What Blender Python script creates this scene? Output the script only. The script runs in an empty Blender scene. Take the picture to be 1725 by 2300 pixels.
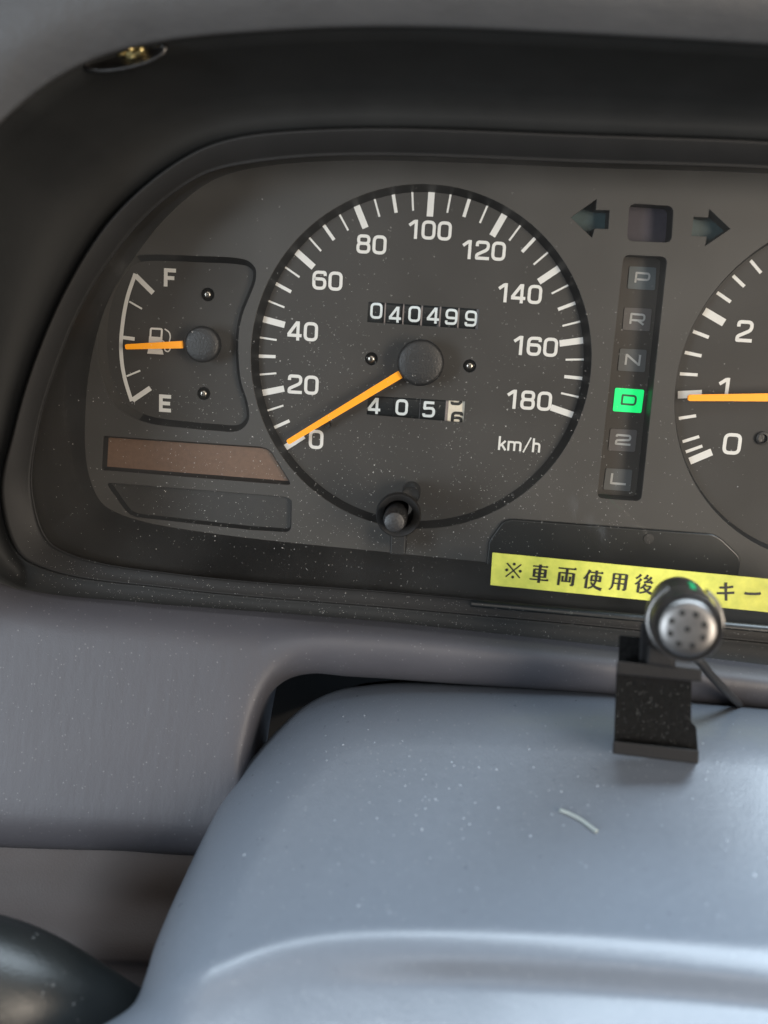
import bpy, math, random
import numpy as np
from mathutils import Vector, Matrix
random.seed(7)
SC = bpy.context.scene
COL = SC.collection

# ------------------------------------------------------------------ frame
# The instrument face lies in a plane that leans back 30 degrees.  All sizes
# are millimetres in that plane's frame: u right, v up the face, w out of it.
TH = math.radians(30)
AU = Vector((1, 0, 0)); AV = Vector((0, math.sin(TH), math.cos(TH))); AW = Vector((0, -math.cos(TH), math.sin(TH)))
FPX = 2100.0; D = 275.0; PX0, PY0 = 862.5, 1150.0; FX, FY, ROLL = 984.5, 718.0, 0.0602
_d = Vector(((FX-PX0)/FPX, -(FY-PY0)/FPX, -1)).normalized()
WC = -_d
UC = Vector((math.cos(ROLL), -math.sin(ROLL), 0)); UC = (UC-WC*UC.dot(WC)).normalized()
VC = WC.cross(UC)

def P(px, py, w=0.0):
    """point of the place seen at (px, py) of the photograph, w mm out of the face plane"""
    d = Vector(((px-PX0)/FPX, -(py-PY0)/FPX, -1))
    f = (d.dot(UC), d.dot(VC), d.dot(WC))
    t = (w-D)/f[2]
    return Vector((f[0]*t, f[1]*t, w))
def W3(p):
    return (AU*p[0]+AV*p[1]+AW*p[2])*0.001
def WD(p):
    return AU*p[0]+AV*p[1]+AW*p[2]

# ------------------------------------------------------------------ camera
cam = bpy.data.cameras.new('camera'); co = bpy.data.objects.new('camera', cam); COL.objects.link(co)
cam.sensor_fit = 'HORIZONTAL'; cam.sensor_width = 36; cam.lens = FPX/1725*36
cam.clip_start = 0.005; cam.clip_end = 20
R = Matrix((AU, AV, AW)).transposed() @ Matrix((UC, VC, WC))
co.matrix_world = Matrix.Translation(W3((0, 0, D))) @ R.to_4x4()
cam.dof.use_dof = True; cam.dof.focus_distance = 0.279; cam.dof.aperture_fstop = cam.lens/3.8
SC.camera = co

# ------------------------------------------------------------------ light
wd = bpy.data.worlds.new('World'); SC.world = wd; wd.use_nodes = True
bg = wd.node_tree.nodes['Background']; bg.inputs[0].default_value = (0.9, 0.93, 1.0, 1); bg.inputs[1].default_value = 0.10
def area(name, loc, target, sx, sy, col, power):
    l = bpy.data.lights.new(name, 'AREA'); l.shape = 'RECTANGLE'; l.size = sx; l.size_y = sy
    l.color = col; l.energy = power
    o = bpy.data.objects.new(name, l); COL.objects.link(o); o.location = loc
    o.rotation_euler = (Vector(target)-Vector(loc)).to_track_quat('-Z', 'Y').to_euler()
    return o
area('windscreen_light', (0.10, 0.54, 0.70), (0, -0.12, -0.08), 1.4, 0.75, (0.74, 0.88, 1.0), 56)
area('left_window_light', (-0.78, -0.80, 0.42), (0, -0.02, 0), 0.36, 0.55, (0.80, 0.90, 1.0), 13.0)
area('right_window_light', (0.80, -0.85, 0.48), (0, -0.02, 0), 0.45, 0.60, (1.0, 0.87, 0.73), 19.0)
area('cabin_fill', (0.2, -0.62, 1.30), (0, 0, 0), 1.1, 0.55, (1.0, 0.92, 0.84), 5.0)  # added warm fill from above and behind, no lamp of the car
SC.view_settings.view_transform = 'Standard'; SC.view_settings.look = 'None'
SC.view_settings.exposure = 0; SC.view_settings.gamma = 1

# ------------------------------------------------------------------ materials
def mat(name, col, rough=0.5, bump=None, spec=0.5, metal=0, emit=None, mott=0.0, mscale=60, mcol=None, dust=0.0, dscale=900, coat=0):
    """bump: list of (kind, scale, strength mm, stretch)"""
    m = bpy.data.materials.new(name); m.use_nodes = True; nt = m.node_tree; N = nt.nodes; L = nt.links
    b = N['Principled BSDF']
    b.inputs['Base Color'].default_value = (*col, 1); b.inputs['Roughness'].default_value = rough
    b.inputs['Specular IOR Level'].default_value = spec; b.inputs['Metallic'].default_value = metal
    if coat: b.inputs['Coat Weight'].default_value = coat; b.inputs['Coat Roughness'].default_value = 0.15
    if emit: b.inputs['Emission Color'].default_value = (*emit[0], 1); b.inputs['Emission Strength'].default_value = emit[1]
    tc = N.new('ShaderNodeTexCoord')
    last = None
    if mott or dust:
        nz = N.new('ShaderNodeTexNoise'); nz.inputs['Scale'].default_value = mscale; nz.inputs['Detail'].default_value = 6; nz.inputs['Roughness'].default_value = 0.6
        L.new(tc.outputs['Object'], nz.inputs['Vector'])
        rp = N.new('ShaderNodeValToRGB'); rp.color_ramp.elements[0].position = 0.3; rp.color_ramp.elements[1].position = 0.7
        L.new(nz.outputs['Fac'], rp.inputs['Fac'])
        mx = N.new('ShaderNodeMix'); mx.data_type = 'RGBA'
        c2 = mcol or tuple(min(1, c*(1+mott)) for c in col)
        mx.inputs['A'].default_value = (*col, 1); mx.inputs['B'].default_value = (*c2, 1)
        L.new(rp.outputs['Color'], mx.inputs['Factor']); last = mx.outputs['Result']
        if dust:
            v = N.new('ShaderNodeTexVoronoi'); v.inputs['Scale'].default_value = dscale
            L.new(tc.outputs['Object'], v.inputs['Vector'])
            wn = N.new('ShaderNodeMath'); wn.operation = 'MULTIPLY'   # speck radius depends on the cell's random colour
            sp = N.new('ShaderNodeSeparateColor'); L.new(v.outputs['Color'], sp.inputs[0])
            pw = N.new('ShaderNodeMath'); pw.operation = 'POWER'; pw.inputs[1].default_value = 5; L.new(sp.outputs[0], pw.inputs[0])
            L.new(pw.outputs[0], wn.inputs[0]); wn.inputs[1].default_value = 0.26
            lt = N.new('ShaderNodeMath'); lt.operation = 'LESS_THAN'; L.new(v.outputs['Distance'], lt.inputs[0]); L.new(wn.outputs[0], lt.inputs[1])
            am = N.new('ShaderNodeMath'); am.operation = 'MULTIPLY'; L.new(lt.outputs[0], am.inputs[0]); am.inputs[1].default_value = dust
            m2 = N.new('ShaderNodeMix'); m2.data_type = 'RGBA'; L.new(last, m2.inputs['A']); m2.inputs['B'].default_value = (.55, .55, .55, 1)
            L.new(am.outputs[0], m2.inputs['Factor']); last = m2.outputs['Result']
        L.new(last, b.inputs['Base Color'])
        rr = N.new('ShaderNodeMapRange'); rr.inputs['To Min'].default_value = max(0, rough-0.06); rr.inputs['To Max'].default_value = min(1, rough+0.08)
        L.new(nz.outputs['Fac'], rr.inputs['Value']); L.new(rr.outputs['Result'], b.inputs['Roughness'])
    prev = None
    for kind, scale, dist, stretch in (bump or []):
        mp = N.new('ShaderNodeMapping'); mp.inputs['Scale'].default_value = stretch; L.new(tc.outputs['Object'], mp.inputs['Vector'])
        if kind == 'noise':
            t = N.new('ShaderNodeTexNoise'); t.inputs['Detail'].default_value = 5; out = t.outputs['Fac']
        else:
            t = N.new('ShaderNodeTexVoronoi'); t.feature = 'DISTANCE_TO_EDGE'; out = t.outputs['Distance']
        t.inputs['Scale'].default_value = scale; L.new(mp.outputs[0], t.inputs['Vector'])
        bp = N.new('ShaderNodeBump'); bp.inputs['Distance'].default_value = dist*0.001; bp.inputs['Strength'].default_value = 1
        L.new(out, bp.inputs['Height'])
        if prev: L.new(prev, bp.inputs['Normal'])
        prev = bp.outputs['Normal']
    if prev: L.new(prev, b.inputs['Normal'])
    return m

M = {}
M['vinyl'] = mat('grey_vinyl', (.046, .046, .054), .55, [('noise', 2600, .05, (1, 1, 1)), ('noise', 330, .13, (1, .25, .25)), ('voronoi', 500, .025, (1, .4, .4))], mott=.10, mscale=40, dust=.15, dscale=1300)
M['cowl'] = mat('grey_cowl', (.036, .037, .039), .55, [('noise', 2000, .06, (1, 1, 1)), ('noise', 300, .2, (1, 1, 1))], mott=.15, mscale=60)
M['column'] = mat('blue_grey_plastic', (.108, .122, .144), .29, [('noise', 1700, .07, (1, 1, 1)), ('noise', 90, .12, (1, 1, 1))], mott=.05, mscale=500, dust=.15, dscale=1100)
M['black'] = mat('black_plastic', (.0125, .0133, .0136), .62, [('noise', 4200, .035, (1, 1, 1)), ('noise', 90, .08, (1, 1, 1))], mott=.2, mscale=80, spec=.2)
M['frame'] = mat('frame_plastic', (.0085, .0085, .0085), .6, [('noise', 4200, .03, (1, 1, 1))], mott=.2, mscale=90, spec=.28)
M['dark'] = mat('dark_rim', (.006, .0062, .0065), .5)
M['skirt'] = mat('skirt_plastic', (.009, .0092, .0095), .5, [('noise', 3000, .03, (1, 1, 1))], mott=.3, mscale=60)
M['plate'] = mat('face_plate_grey', (.044, .0425, .040), .62, [('noise', 5000, .006, (1, 1, 1))], mott=.10, mscale=45)
M['dial'] = mat('dial_charcoal', (.033, .0315, .0295), .7, [('noise', 6000, .005, (1, 1, 1))], mott=.08, mscale=45)
M['white'] = mat('printed_white', (.68, .685, .67), .6, mott=.04, mscale=300)
M['grey_print'] = mat('printed_grey', (.33, .34, .35), .6)
M['orange'] = mat('needle_orange', (1.0, .36, .0), .5, emit=((1.0, .37, .0), .25))
M['hub'] = mat('hub_black', (.010, .010, .0105), .45, [('noise', 1700, .14, (1, 1, 1))], spec=.6, mott=.2, mscale=300)
M['steel'] = mat('screw_steel', (.30, .28, .25), .28, metal=1)
M['gold'] = mat('screw_brass', (.62, .50, .22), .3, metal=1)
M['chrome'] = mat('brushed_metal', (.17, .165, .16), .40, [('noise', 1500, .01, (1, 1, 1))], metal=1, mott=.1, mscale=300)
M['gunmetal'] = mat('dark_metal', (.08, .077, .075), .36, metal=1, mott=.3, mscale=400)
M['hole'] = mat('hole_black', (.004, .004, .004), .9)
M['wheel'] = mat('wheel_black', (.003, .005, .006), .35)
M['divider'] = mat('wheel_divider', (.22, .19, .18), .4)
M['digit'] = mat('digit_white', (.62, .68, .70), .5)
M['cream'] = mat('wheel_cream', (.62, .57, .47), .5, mott=.2, mscale=500)
M['amber_panel'] = mat('smoked_brown_window', (.125, .073, .046), .5, [('noise', 4000, .05, (1, 1, 1))], mott=.25, mscale=700)
M['smoke_panel'] = mat('smoked_window', (.024, .023, .0215), .5, [('noise', 4000, .05, (1, 1, 1))], mott=.2, mscale=500)
M['violet_panel'] = mat('smoked_violet_window', (.032, .027, .040), .6, [('noise', 3000, .02, (1, 1, 1))], mott=.3, mscale=900)
M['arrow'] = mat('arrow_green_lens', (.022, .050, .056), .5, [('noise', 3000, .02, (1, 1, 1))], mott=.3, mscale=1200)
M['tile_blue'] = mat('tile_blue_grey', (0.079, 0.096, 0.105), .6, mott=.1)
M['tile_warm'] = mat('tile_warm_grey', (0.086, 0.081, 0.081), .6, mott=.1)
M['tile_grey'] = mat('tile_grey', (0.079, 0.084, 0.086), .6, mott=.1)
M['tile_letter'] = mat('tile_letter', (.36, .37, .37), .6)
M['green'] = mat('lit_green', (.0, .55, .20), .5, emit=((.0, .92, .16), .80))
M['green_letter'] = mat('unlit_letter', (.03, .12, .06), .6)
M['slot'] = mat('slot_brown', (.030, .026, .022), .6, mott=.1)
M['yellow'] = mat('yellow_tape', (.43, .46, .075), .45, [('noise', 220, .12, (1, 1, 1))], mott=.13, mscale=260, mcol=(.60, .60, .10))
M['ink'] = mat('black_ink', (.010, .010, .008), .5)
M['velvet'] = mat('dusty_black_plastic', (.0025, .0025, .0025), .9, [('noise', 900, .7, (1, 1, 1)), ('noise', 2500, .25, (1, 1, 1))], mott=2, mscale=1100, spec=.15)
M['bracket'] = mat('bracket_edge', (.0045, .0045, .005), .65, [('noise', 1500, .1, (1, 1, 1))], mott=.6, mscale=700, spec=.3)
M['green_mark'] = mat('green_paint', (.0, .30, .10), .5)
M['rubber'] = mat('cable_rubber', (.012, .012, .013), .5)
M['stalk'] = mat('stalk_plastic', (.005, .0062, .0062), .38, [('noise', 1500, .09, (1, 1, 1))], mott=.2, mscale=60, dust=.12, dscale=700)
M['column_dust'] = mat('pale_grains', (.33, .37, .42), .6)
M['dust'] = mat('dust_grains', (.48, .48, .46), .9)
M['fibre'] = mat('pale_fibre', (.25, .28, .27), .6)
M['cavity'] = mat('cavity_black', (.003, .003, .003), .9)
M['recess'] = mat('recess_shade_brown', (.038, .028, .025), .6, [('noise', 1800, .06, (1, 1, 1))], mott=.15, mscale=50)  # shelf is the same vinyl; shade under the panel edge coloured in as brown
M['felt'] = mat('grey_felt', (.05, .047, .05), .95, [('noise', 2500, .2, (1, 1, 1))], mott=.5, mscale=900)

def lens_material():
    m = bpy.data.materials.new('clear_acrylic'); m.use_nodes = True; nt = m.node_tree; N = nt.nodes; L = nt.links
    for n in list(N):
        if n.type != 'OUTPUT_MATERIAL': N.remove(n)
    out = [n for n in N if n.type == 'OUTPUT_MATERIAL'][0]
    tr = N.new('ShaderNodeBsdfTransparent'); tr.inputs[0].default_value = (.97, .97, .96, 1)
    df = N.new('ShaderNodeBsdfDiffuse'); df.inputs[0].default_value = (.6, .6, .58, 1)
    gl = N.new('ShaderNodeBsdfGlossy'); gl.inputs['Roughness'].default_value = .05
    fr = N.new('ShaderNodeFresnel'); fr.inputs['IOR'].default_value = 1.42
    tc = N.new('ShaderNodeTexCoord'); nz = N.new('ShaderNodeTexNoise'); nz.inputs['Scale'].default_value = 28; nz.inputs['Detail'].default_value = 8
    L.new(tc.outputs['Object'], nz.inputs['Vector'])
    mr = N.new('ShaderNodeMapRange'); mr.inputs['From Min'].default_value = .35; mr.inputs['From Max'].default_value = .7
    mr.inputs['To Min'].default_value = .004; mr.inputs['To Max'].default_value = .024
    L.new(nz.outputs['Fac'], mr.inputs['Value'])
    a = N.new('ShaderNodeMixShader'); L.new(mr.outputs[0], a.inputs[0]); L.new(tr.outputs[0], a.inputs[1]); L.new(df.outputs[0], a.inputs[2])
    b = N.new('ShaderNodeMixShader'); L.new(fr.outputs[0], b.inputs[0]); L.new(a.outputs[0], b.inputs[1]); L.new(gl.outputs[0], b.inputs[2])
    L.new(b.outputs[0], out.inputs['Surface'])
    return m
M['lens'] = lens_material()

# ------------------------------------------------------------------ objects
class Thing: pass
def thing(name, label, cat, at=(0, 0, 0), group=None):
    o = bpy.data.objects.new(name, None); COL.objects.link(o)
    o.empty_display_size = 0.01; o.location = W3(at); o['label'] = label; o['category'] = cat
    if group: o['group'] = group
    o['base'] = list(W3(at))
    return o
def base_of(o):
    while o is not None:
        if 'base' in o: return Vector(o['base'])
        o = o.parent
    return Vector((0, 0, 0))
def build(name, V, F, m, parent=None, smooth=False, kind=None, label=None, world=False, bev=0, at=None):
    """link vertices V (face-frame millimetres) and faces F as one mesh object"""
    me = bpy.data.meshes.new(name)
    off = base_of(parent) if parent else (W3(at) if at is not None else Vector((0, 0, 0)))
    me.from_pydata([(W3(p)-off)[:] for p in V], [], F)
    me.update()
    import bmesh
    bm = bmesh.new(); bm.from_mesh(me)
    bmesh.ops.recalc_face_normals(bm, faces=bm.faces) if smooth != 'keep' else None
    bm.to_mesh(me); bm.free()
    if smooth: me.polygons.foreach_set('use_smooth', [True]*len(me.polygons))
    me.materials.append(M[m])
    o = bpy.data.objects.new(name, me); COL.objects.link(o)
    if parent: o.parent = parent
    else: o.location = off
    if bev:
        b = o.modifiers.new('bevel', 'BEVEL'); b.width = bev*0.001; b.segments = 3; b.limit_method = 'ANGLE'; b.angle_limit = math.radians(40)
    if kind: o['kind'] = kind
    if label: o['label'] = label
    return o
def tag(o, label, cat, group=None):
    o['label'] = label; o['category'] = cat
    if group: o['group'] = group
    return o

# ---- 2D helpers
def catmull(pts, n=8, closed=False):
    out = []; N = len(pts)
    rng = N if closed else N-1
    for i in range(rng):
        p1 = pts[i]; p2 = pts[(i+1) % N]
        p0 = pts[(i-1) % N] if closed or i > 0 else (2*p1[0]-p2[0], 2*p1[1]-p2[1])
        p3 = pts[(i+2) % N] if closed or i+2 < N else (2*p2[0]-p1[0], 2*p2[1]-p1[1])
        for k in range(n):
            t = k/n
            # centripetal-like guard: plain uniform Catmull-Rom with damped tangents
            d1 = math.dist(p0, p1); d2 = math.dist(p1, p2); d3 = math.dist(p2, p3)
            m1 = [(p2[j]-p0[j])*d2/max(1e-9, d1+d2) for j in (0, 1)]
            m2 = [(p3[j]-p1[j])*d2/max(1e-9, d2+d3) for j in (0, 1)]
            h00 = 2*t**3-3*t**2+1; h10 = t**3-2*t**2+t; h01 = -2*t**3+3*t**2; h11 = t**3-t**2
            out.append(tuple(h00*p1[j]+h10*m1[j]+h01*p2[j]+h11*m2[j] for j in (0, 1)))
    if not closed: out.append(tuple(pts[-1]))
    return out
def roundpoly(pts, r, closed=True, n=6):
    """polygon with its corners rounded; r a number or one per corner"""
    N = len(pts); out = []
    for i in range(N):
        rr = r[i] if isinstance(r, (list, tuple)) else r
        if not closed and i in (0, N-1): out.append(tuple(pts[i])); continue
        p = Vector(pts[i][:2]); a = Vector(pts[i-1][:2]); b = Vector(pts[(i+1) % N][:2])
        da = (a-p); db = (b-p); la = da.length; lb = db.length
        if rr <= 0 or la < 1e-6 or lb < 1e-6: out.append(tuple(p)); continue
        k = min(rr, la*.5, lb*.5); da /= la; db /= lb
        s = p+da*k; e = p+db*k
        for j in range(n+1):
            t = j/n; out.append(tuple(s*(1-t)**2+p*2*t*(1-t)+e*t*t))
    return out
def offset_closed(pts, d):
    """move a closed loop inwards by d (its own units)"""
    N = len(pts); ar = sum(pts[i][0]*pts[(i+1) % N][1]-pts[(i+1) % N][0]*pts[i][1] for i in range(N))
    s = 1 if ar > 0 else -1; out = []
    for i in range(N):
        a = Vector(pts[i-1][:2]); b = Vector(pts[(i+1) % N][:2]); t = (b-a)
        if t.length < 1e-9: out.append(pts[i]); continue
        t.normalize(); nrm = Vector((-t.y, t.x))*s
        out.append((pts[i][0]+nrm.x*d, pts[i][1]+nrm.y*d))
    return out
def offset_open(pts, d):
    out = []; N = len(pts)
    for i in range(N):
        a = Vector(pts[max(0, i-1)]); b = Vector(pts[min(N-1, i+1)]); t = (b-a).normalized()
        out.append((pts[i][0]-t.y*d, pts[i][1]+t.x*d))
    return out
def to_uv(pts, w): return [tuple(P(x, y, w)[:2]) for x, y in pts]

def plate(name, loops, w, thick, m, parent, bev=0.0, label=None):
    """flat plate with holes: loops[0] outline, the rest holes, in (u, v) at height w"""
    cu = bpy.data.curves.new(name, 'CURVE'); cu.dimensions = '2D'; cu.fill_mode = 'BOTH'
    cu.extrude = (thick/2-bev); cu.bevel_depth = bev; cu.bevel_resolution = 2; cu.offset = -bev
    for lp in loops:
        sp = cu.splines.new('POLY'); sp.points.add(len(lp)-1)
        for i, p in enumerate(lp): sp.points[i].co = (p[0], p[1], 0, 1)
        sp.use_cyclic_u = True
    o = bpy.data.objects.new(name, cu); COL.objects.link(o)
    dg = bpy.context.evaluated_depsgraph_get(); ev = o.evaluated_get(dg); me = ev.to_mesh()
    V = [(v.co.x, v.co.y, v.co.z+w-thick/2) for v in me.vertices]; F = [tuple(p.vertices) for p in me.polygons]
    ev.to_mesh_clear(); bpy.data.objects.remove(o); bpy.data.curves.remove(cu)
    return build(name, V, F, m, parent, smooth='keep' and False, label=label)
def loft(name, rings, m, parent, closed=False, smooth=True, cap=False, label=None, at=None, kind=None):
    """rings: lists of 3D points of equal length"""
    V = [tuple(p) for r in rings for p in r]; n = len(rings[0]); F = []
    for j in range(len(rings)-1):
        for i in range(n if closed else n-1):
            a = j*n+i; b = j*n+(i+1) % n
            F.append((a, b, b+n, a+n))
    if cap: F.append(tuple(range((len(rings)-1)*n, len(rings)*n)))
    if cap == 2: F.append(tuple(range(n)))
    return build(name, V, F, m, parent, smooth=smooth, label=label, at=at, kind=kind)
def rimloft(name, loop, steps, m, parent, smooth=True):
    """closed loop in (u, v); steps = [(inset, w), ...]"""
    return loft(name, [[(x, y, w) for x, y in (offset_closed(loop, d) if d else loop)] for d, w in steps], m, parent, closed=True, smooth=smooth)
def circ(c, r, n=64, a0=0, ry=None, rot=0):
    ry = ry or r; o = []
    for k in range(n):
        t = a0+2*math.pi*k/n; x = r*math.cos(t); y = ry*math.sin(t)
        o.append((c[0]+x*math.cos(rot)-y*math.sin(rot), c[1]+x*math.sin(rot)+y*math.cos(rot)))
    return o
def lathe(name, c, prof, m, parent, n=48, smooth=True, label=None, flat=False):
    """prof: (radius, w) list around the w axis at c"""
    rings = [[(x, y, w) for x, y in circ(c, max(r, 1e-3), n)] for r, w in prof]
    o = loft(name, rings, m, parent, closed=True, smooth=smooth, label=label)
    es = o.modifiers.new('edges', 'EDGE_SPLIT'); es.split_angle = math.radians(38)
    return o
def prism(name, loop, w_top, w_bot, m, parent, bev=0, label=None, at=None):
    """straight-sided solid: loop is (u, v) points"""
    n = len(loop); V = [(x, y, w_top) for x, y in loop]+[(x, y, w_bot) for x, y in loop]
    F = [tuple(range(n)), tuple(range(2*n-1, n-1, -1))]+[(i, (i+1) % n, n+(i+1) % n, n+i) for i in range(n)]
    return build(name, V, F, m, parent, bev=bev, label=label, at=at)

# ---- ribbons (print, letters)
def ribbon_geo(pts, width, w, V, F, closed=False, taper=None, wf=None):
    pts = [p for i, p in enumerate(pts) if i == 0 or math.dist(p, pts[i-1]) > 1e-5]
    if wf:
        o = [pts[0]]
        for p in pts[1:]:
            k = max(1, int(math.dist(p, o[-1])/.5)); q0 = o[-1]
            o += [lerp(q0, p, (j+1)/k) for j in range(k)]
        pts = o
    if closed and math.dist(pts[0], pts[-1]) < 1e-5: pts = pts[:-1]
    n = len(pts); b = len(V)
    for i in range(n):
        p = Vector(pts[i])
        a = Vector(pts[i-1]) if (closed or i > 0) else None
        c = Vector(pts[(i+1) % n]) if (closed or i < n-1) else None
        d1 = (p-a).normalized() if a is not None else (c-p).normalized()
        d2 = (c-p).normalized() if c is not None else d1
        n1 = Vector((-d1.y, d1.x)); n2 = Vector((-d2.y, d2.x)); mn = (n1+n2)
        mn = mn.normalized() if mn.length > 1e-6 else n1
        hw = width/2*(taper(i/(n-1)) if taper else 1)/max(.45, mn.dot(n1))
        for s in (1, -1):
            q = p+mn*hw*s; V.append((q.x, q.y, wf(q.x, q.y) if wf else w))
    for i in range(n if closed else n-1):
        j = (i+1) % n
        F.append((b+2*i, b+2*i+1, b+2*j+1, b+2*j))
def RB(pts, r, n=5): return roundpoly(pts, r, closed=False, n=n)
def glyph_strokes(ch, wd=.74, st=.155):
    """strokes (points, closed) of one character in a cell wd x 1"""
    h = st/2; l, r, b, t = h, wd-h, h, 1-h; m = .5; R = .24
    S = []
    if ch == '0': S = [(roundpoly([(l, b), (r, b), (r, t), (l, t)], R), True)]
    elif ch == '1': S = [([(.40, 0), (.40, 1)], False), ([(.03, .70), (.34, .93)], False)]
    elif ch == '2': S = [(RB([(l, .70), (l, t), (r, t), (r, .56), (l, .26), (l, b), (wd, b)], [0, R, R, .16, .16, .02, 0]), False)]
    elif ch == '4': S = [([(.56, 0), (.56, 1)], False), ([(.52, .96), (.05, .29)], False), ([(0, .26), (wd, .26)], False)]
    elif ch == '5': S = [(RB([(r, t), (l+.04, t), (l+.02, .55), (r, .60), (r, b), (l, b), (l, .24)], [0, .01, .02, R, R, .2, 0]), False)]
    elif ch == '6': S = [(RB([(r, .74), (r, t), (l, t), (l, b), (r, b), (r, .57), (l, .57)], [0, R, R, R, R, .2, 0]), False)]
    elif ch == '9': S = [(RB([(l, .26), (l, b), (r, b), (r, t), (l, t), (l, .43), (r, .43)], [0, R, R, R, R, .2, 0]), False)]
    elif ch == '8': S = [(roundpoly([(l+.02, .53), (r-.02, .53), (r-.02, t), (l+.02, t)], .18), True), (roundpoly([(l, b), (r, b), (r, .53), (l, .53)], .2), True)]
    elif ch == 'F': S = [([(h, 0), (h, 1)], False), ([(h, t), (wd, t)], False), ([(h, .48), (wd*.88, .48)], False)]
    elif ch == 'E': S = [([(h, 0), (h, 1)], False), ([(h, t), (wd, t)], False), ([(h, .5), (wd*.92, .5)], False), ([(h, b), (wd, b)], False)]
    elif ch == 'P': S = [(RB([(l, 0), (l, t), (r, t), (r, .32), (l, .32)], [0, .02, .25, .25, 0]), False)]
    elif ch == 'R': S = [(RB([(l, 0), (l, t), (r, t), (r, .36), (l, .36)], [0, .02, .25, .25, 0]), False), ([(r*.58, .36), (r, 0)], False)]
    elif ch == 'N': S = [([(l, 0), (l, 1)], False), ([(r, 0), (r, 1)], False), ([(l, .94), (r, .06)], False)]
    elif ch == 'D': S = [(roundpoly([(l, b), (r, b), (r, t), (l, t)], [.03, .28, .28, .03]), True)]
    elif ch == 'L': S = [(RB([(l, 1), (l, b), (wd, b)], [0, .02, 0]), False)]
    elif ch == 'Z': S = [(RB([(l, .74), (l, t), (r, t), (r, .52), (l, .42), (l, b), (wd, b)], [0, .15, .2, .2, .2, .02, 0]), False)]
    elif ch == 'k': S = [([(h, 0), (h, 1)], False), ([(.50, .68), (.12, .30)], False), ([(.24, .42), (.54, 0)], False)]
    elif ch == 'm': S = [([(h, 0), (h, .70)], False), (RB([(h, .46), (h+.02, .63), (.50, .63), (.50, 0)], [0, .14, .16, 0]), False), (RB([(.50, .46), (.52, .63), (.93, .63), (.93, 0)], [0, .14, .16, 0]), False)]
    elif ch == 'h': S = [([(h, 0), (h, 1)], False), (RB([(h, .44), (h+.02, .63), (.50, .63), (.50, 0)], [0, .16, .18, 0]), False)]
    elif ch == '/': S = [([(.02, -.06), (.50, 1.04)], False)]
    return S
ADV = {'1': .60, 'k': .60, 'm': 1.08, '/': .58, 'h': .6}
def text(name, s, px, py, hpx, w, m, parent, ang=0, st=.155, wd=.74, gap=.10, label=None, wf=None, lift=.02):
    """a word drawn as one mesh centred on what is seen at (px, py), height hpx"""
    c = P(px, py, w); H = (P(px, py-.5, w)-P(px, py+.5, w)).length*hpx
    advs = [ADV.get(ch, wd)+gap for ch in s]; tot = sum(advs)-gap; x = -tot/2
    ca, sa = math.cos(math.radians(ang)), math.sin(math.radians(ang)); V = []; F = []; k = 0
    for ch, a in zip(s, advs):
        s2 = .105 if ch == '/' else st
        for pts, cl in glyph_strokes(ch, wd, s2):
            q = [((x+px_)*H, (py_-.5)*H) for px_, py_ in pts]
            q = [(c.x+X*ca-Y*sa, c.y+X*sa+Y*ca) for X, Y in q]
            ribbon_geo(q, s2*H, w+.03+lift*.5*k, V, F, cl, wf=(lambda X, Y, kk=k: wf(X, Y)+.01*kk) if wf else None); k += 1
        x += a
    return build(name, V, F, m, parent, label=label)

def specks(name, pts, size, parent=None, m='dust', kind='stuff', at=None):
    """pts: (point, normal) list; little flattened grains, one mesh"""
    V = []; F = []
    for p, nrm in pts:
        s = size*random.choice((.45, .5, .6, .7, .9, 1.0, 1.3)); el = random.choice((1, 1, 1, 1, 1.3, 3.0)); n_ = Vector(nrm).normalized()
        t = n_.cross(Vector((random.uniform(-1, 1), random.uniform(-1, 1), random.uniform(-1, 1)))).normalized(); b = n_.cross(t)
        if el > 2: s *= .5
        i0 = len(V); k = 5
        for j in range(k):
            a = 2*math.pi*j/k; V.append(tuple(Vector(p)+t*math.cos(a)*s*el+b*math.sin(a)*s))
        V.append(tuple(Vector(p)+n_*s*.8))
        for j in range(k): F.append((i0+j, i0+(j+1) % k, i0+k))
    return build(name, V, F, m, parent, kind=kind, at=at)

# ================================================================== surround curves (photo pixels)
A_ = [(2080, 128), (1725, 102), (1313, 78), (900, 62), (597, 72), (347, 98), (190, 145), (54, 233), (-50, 350), (-110, 600), (-140, 900), (-115, 1130), (-60, 1262), (60, 1328), (380, 1367), (900, 1412), (1300, 1455), (1725, 1505), (2080, 1548)]
B_ = [(2080, 345), (1725, 316), (1300, 300), (900, 286), (690, 290), (540, 305), (440, 338), (330, 412), (232, 512), (146, 651), (76, 812), (30, 965), (2, 1120), (62, 1262), (380, 1322), (900, 1368), (1300, 1404), (1725, 1446), (2080, 1484)]
C_ = [(2080, 407), (1725, 380), (1300, 366), (900, 351), (710, 353), (560, 368), (461, 392), (370, 450), (290, 530), (200, 660), (136, 803), (88, 963), (76, 1112), (128, 1228), (380, 1286), (900, 1330), (1300, 1366), (1725, 1403), (2080, 1436)]
E_ = [(2080, 415), (1725, 390), (1300, 376), (900, 361), (712, 363), (572, 377), (480, 404), (394, 468), (322, 550), (245, 672), (206, 803), (192, 935), (200, 1065), (245, 1142), (425, 1190), (900, 1243), (1300, 1282), (1725, 1325), (2080, 1362)]
NS = 10
A = catmull(A_, NS); B = catmull(B_, NS); C = catmull(C_, NS); E = catmull(E_, NS)
def lerp(a, b, t): return (a[0]*(1-t)+b[0]*t, a[1]*(1-t)+b[1]*t)
nA = len(A)
def wA(i):   # height of the surround's outer edge: hood at the top, low sill at the bottom
    k = i/NS
    if k <= 7: return 55
    if k <= 13: return 55-(k-7)/6*28
    return 27
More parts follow.
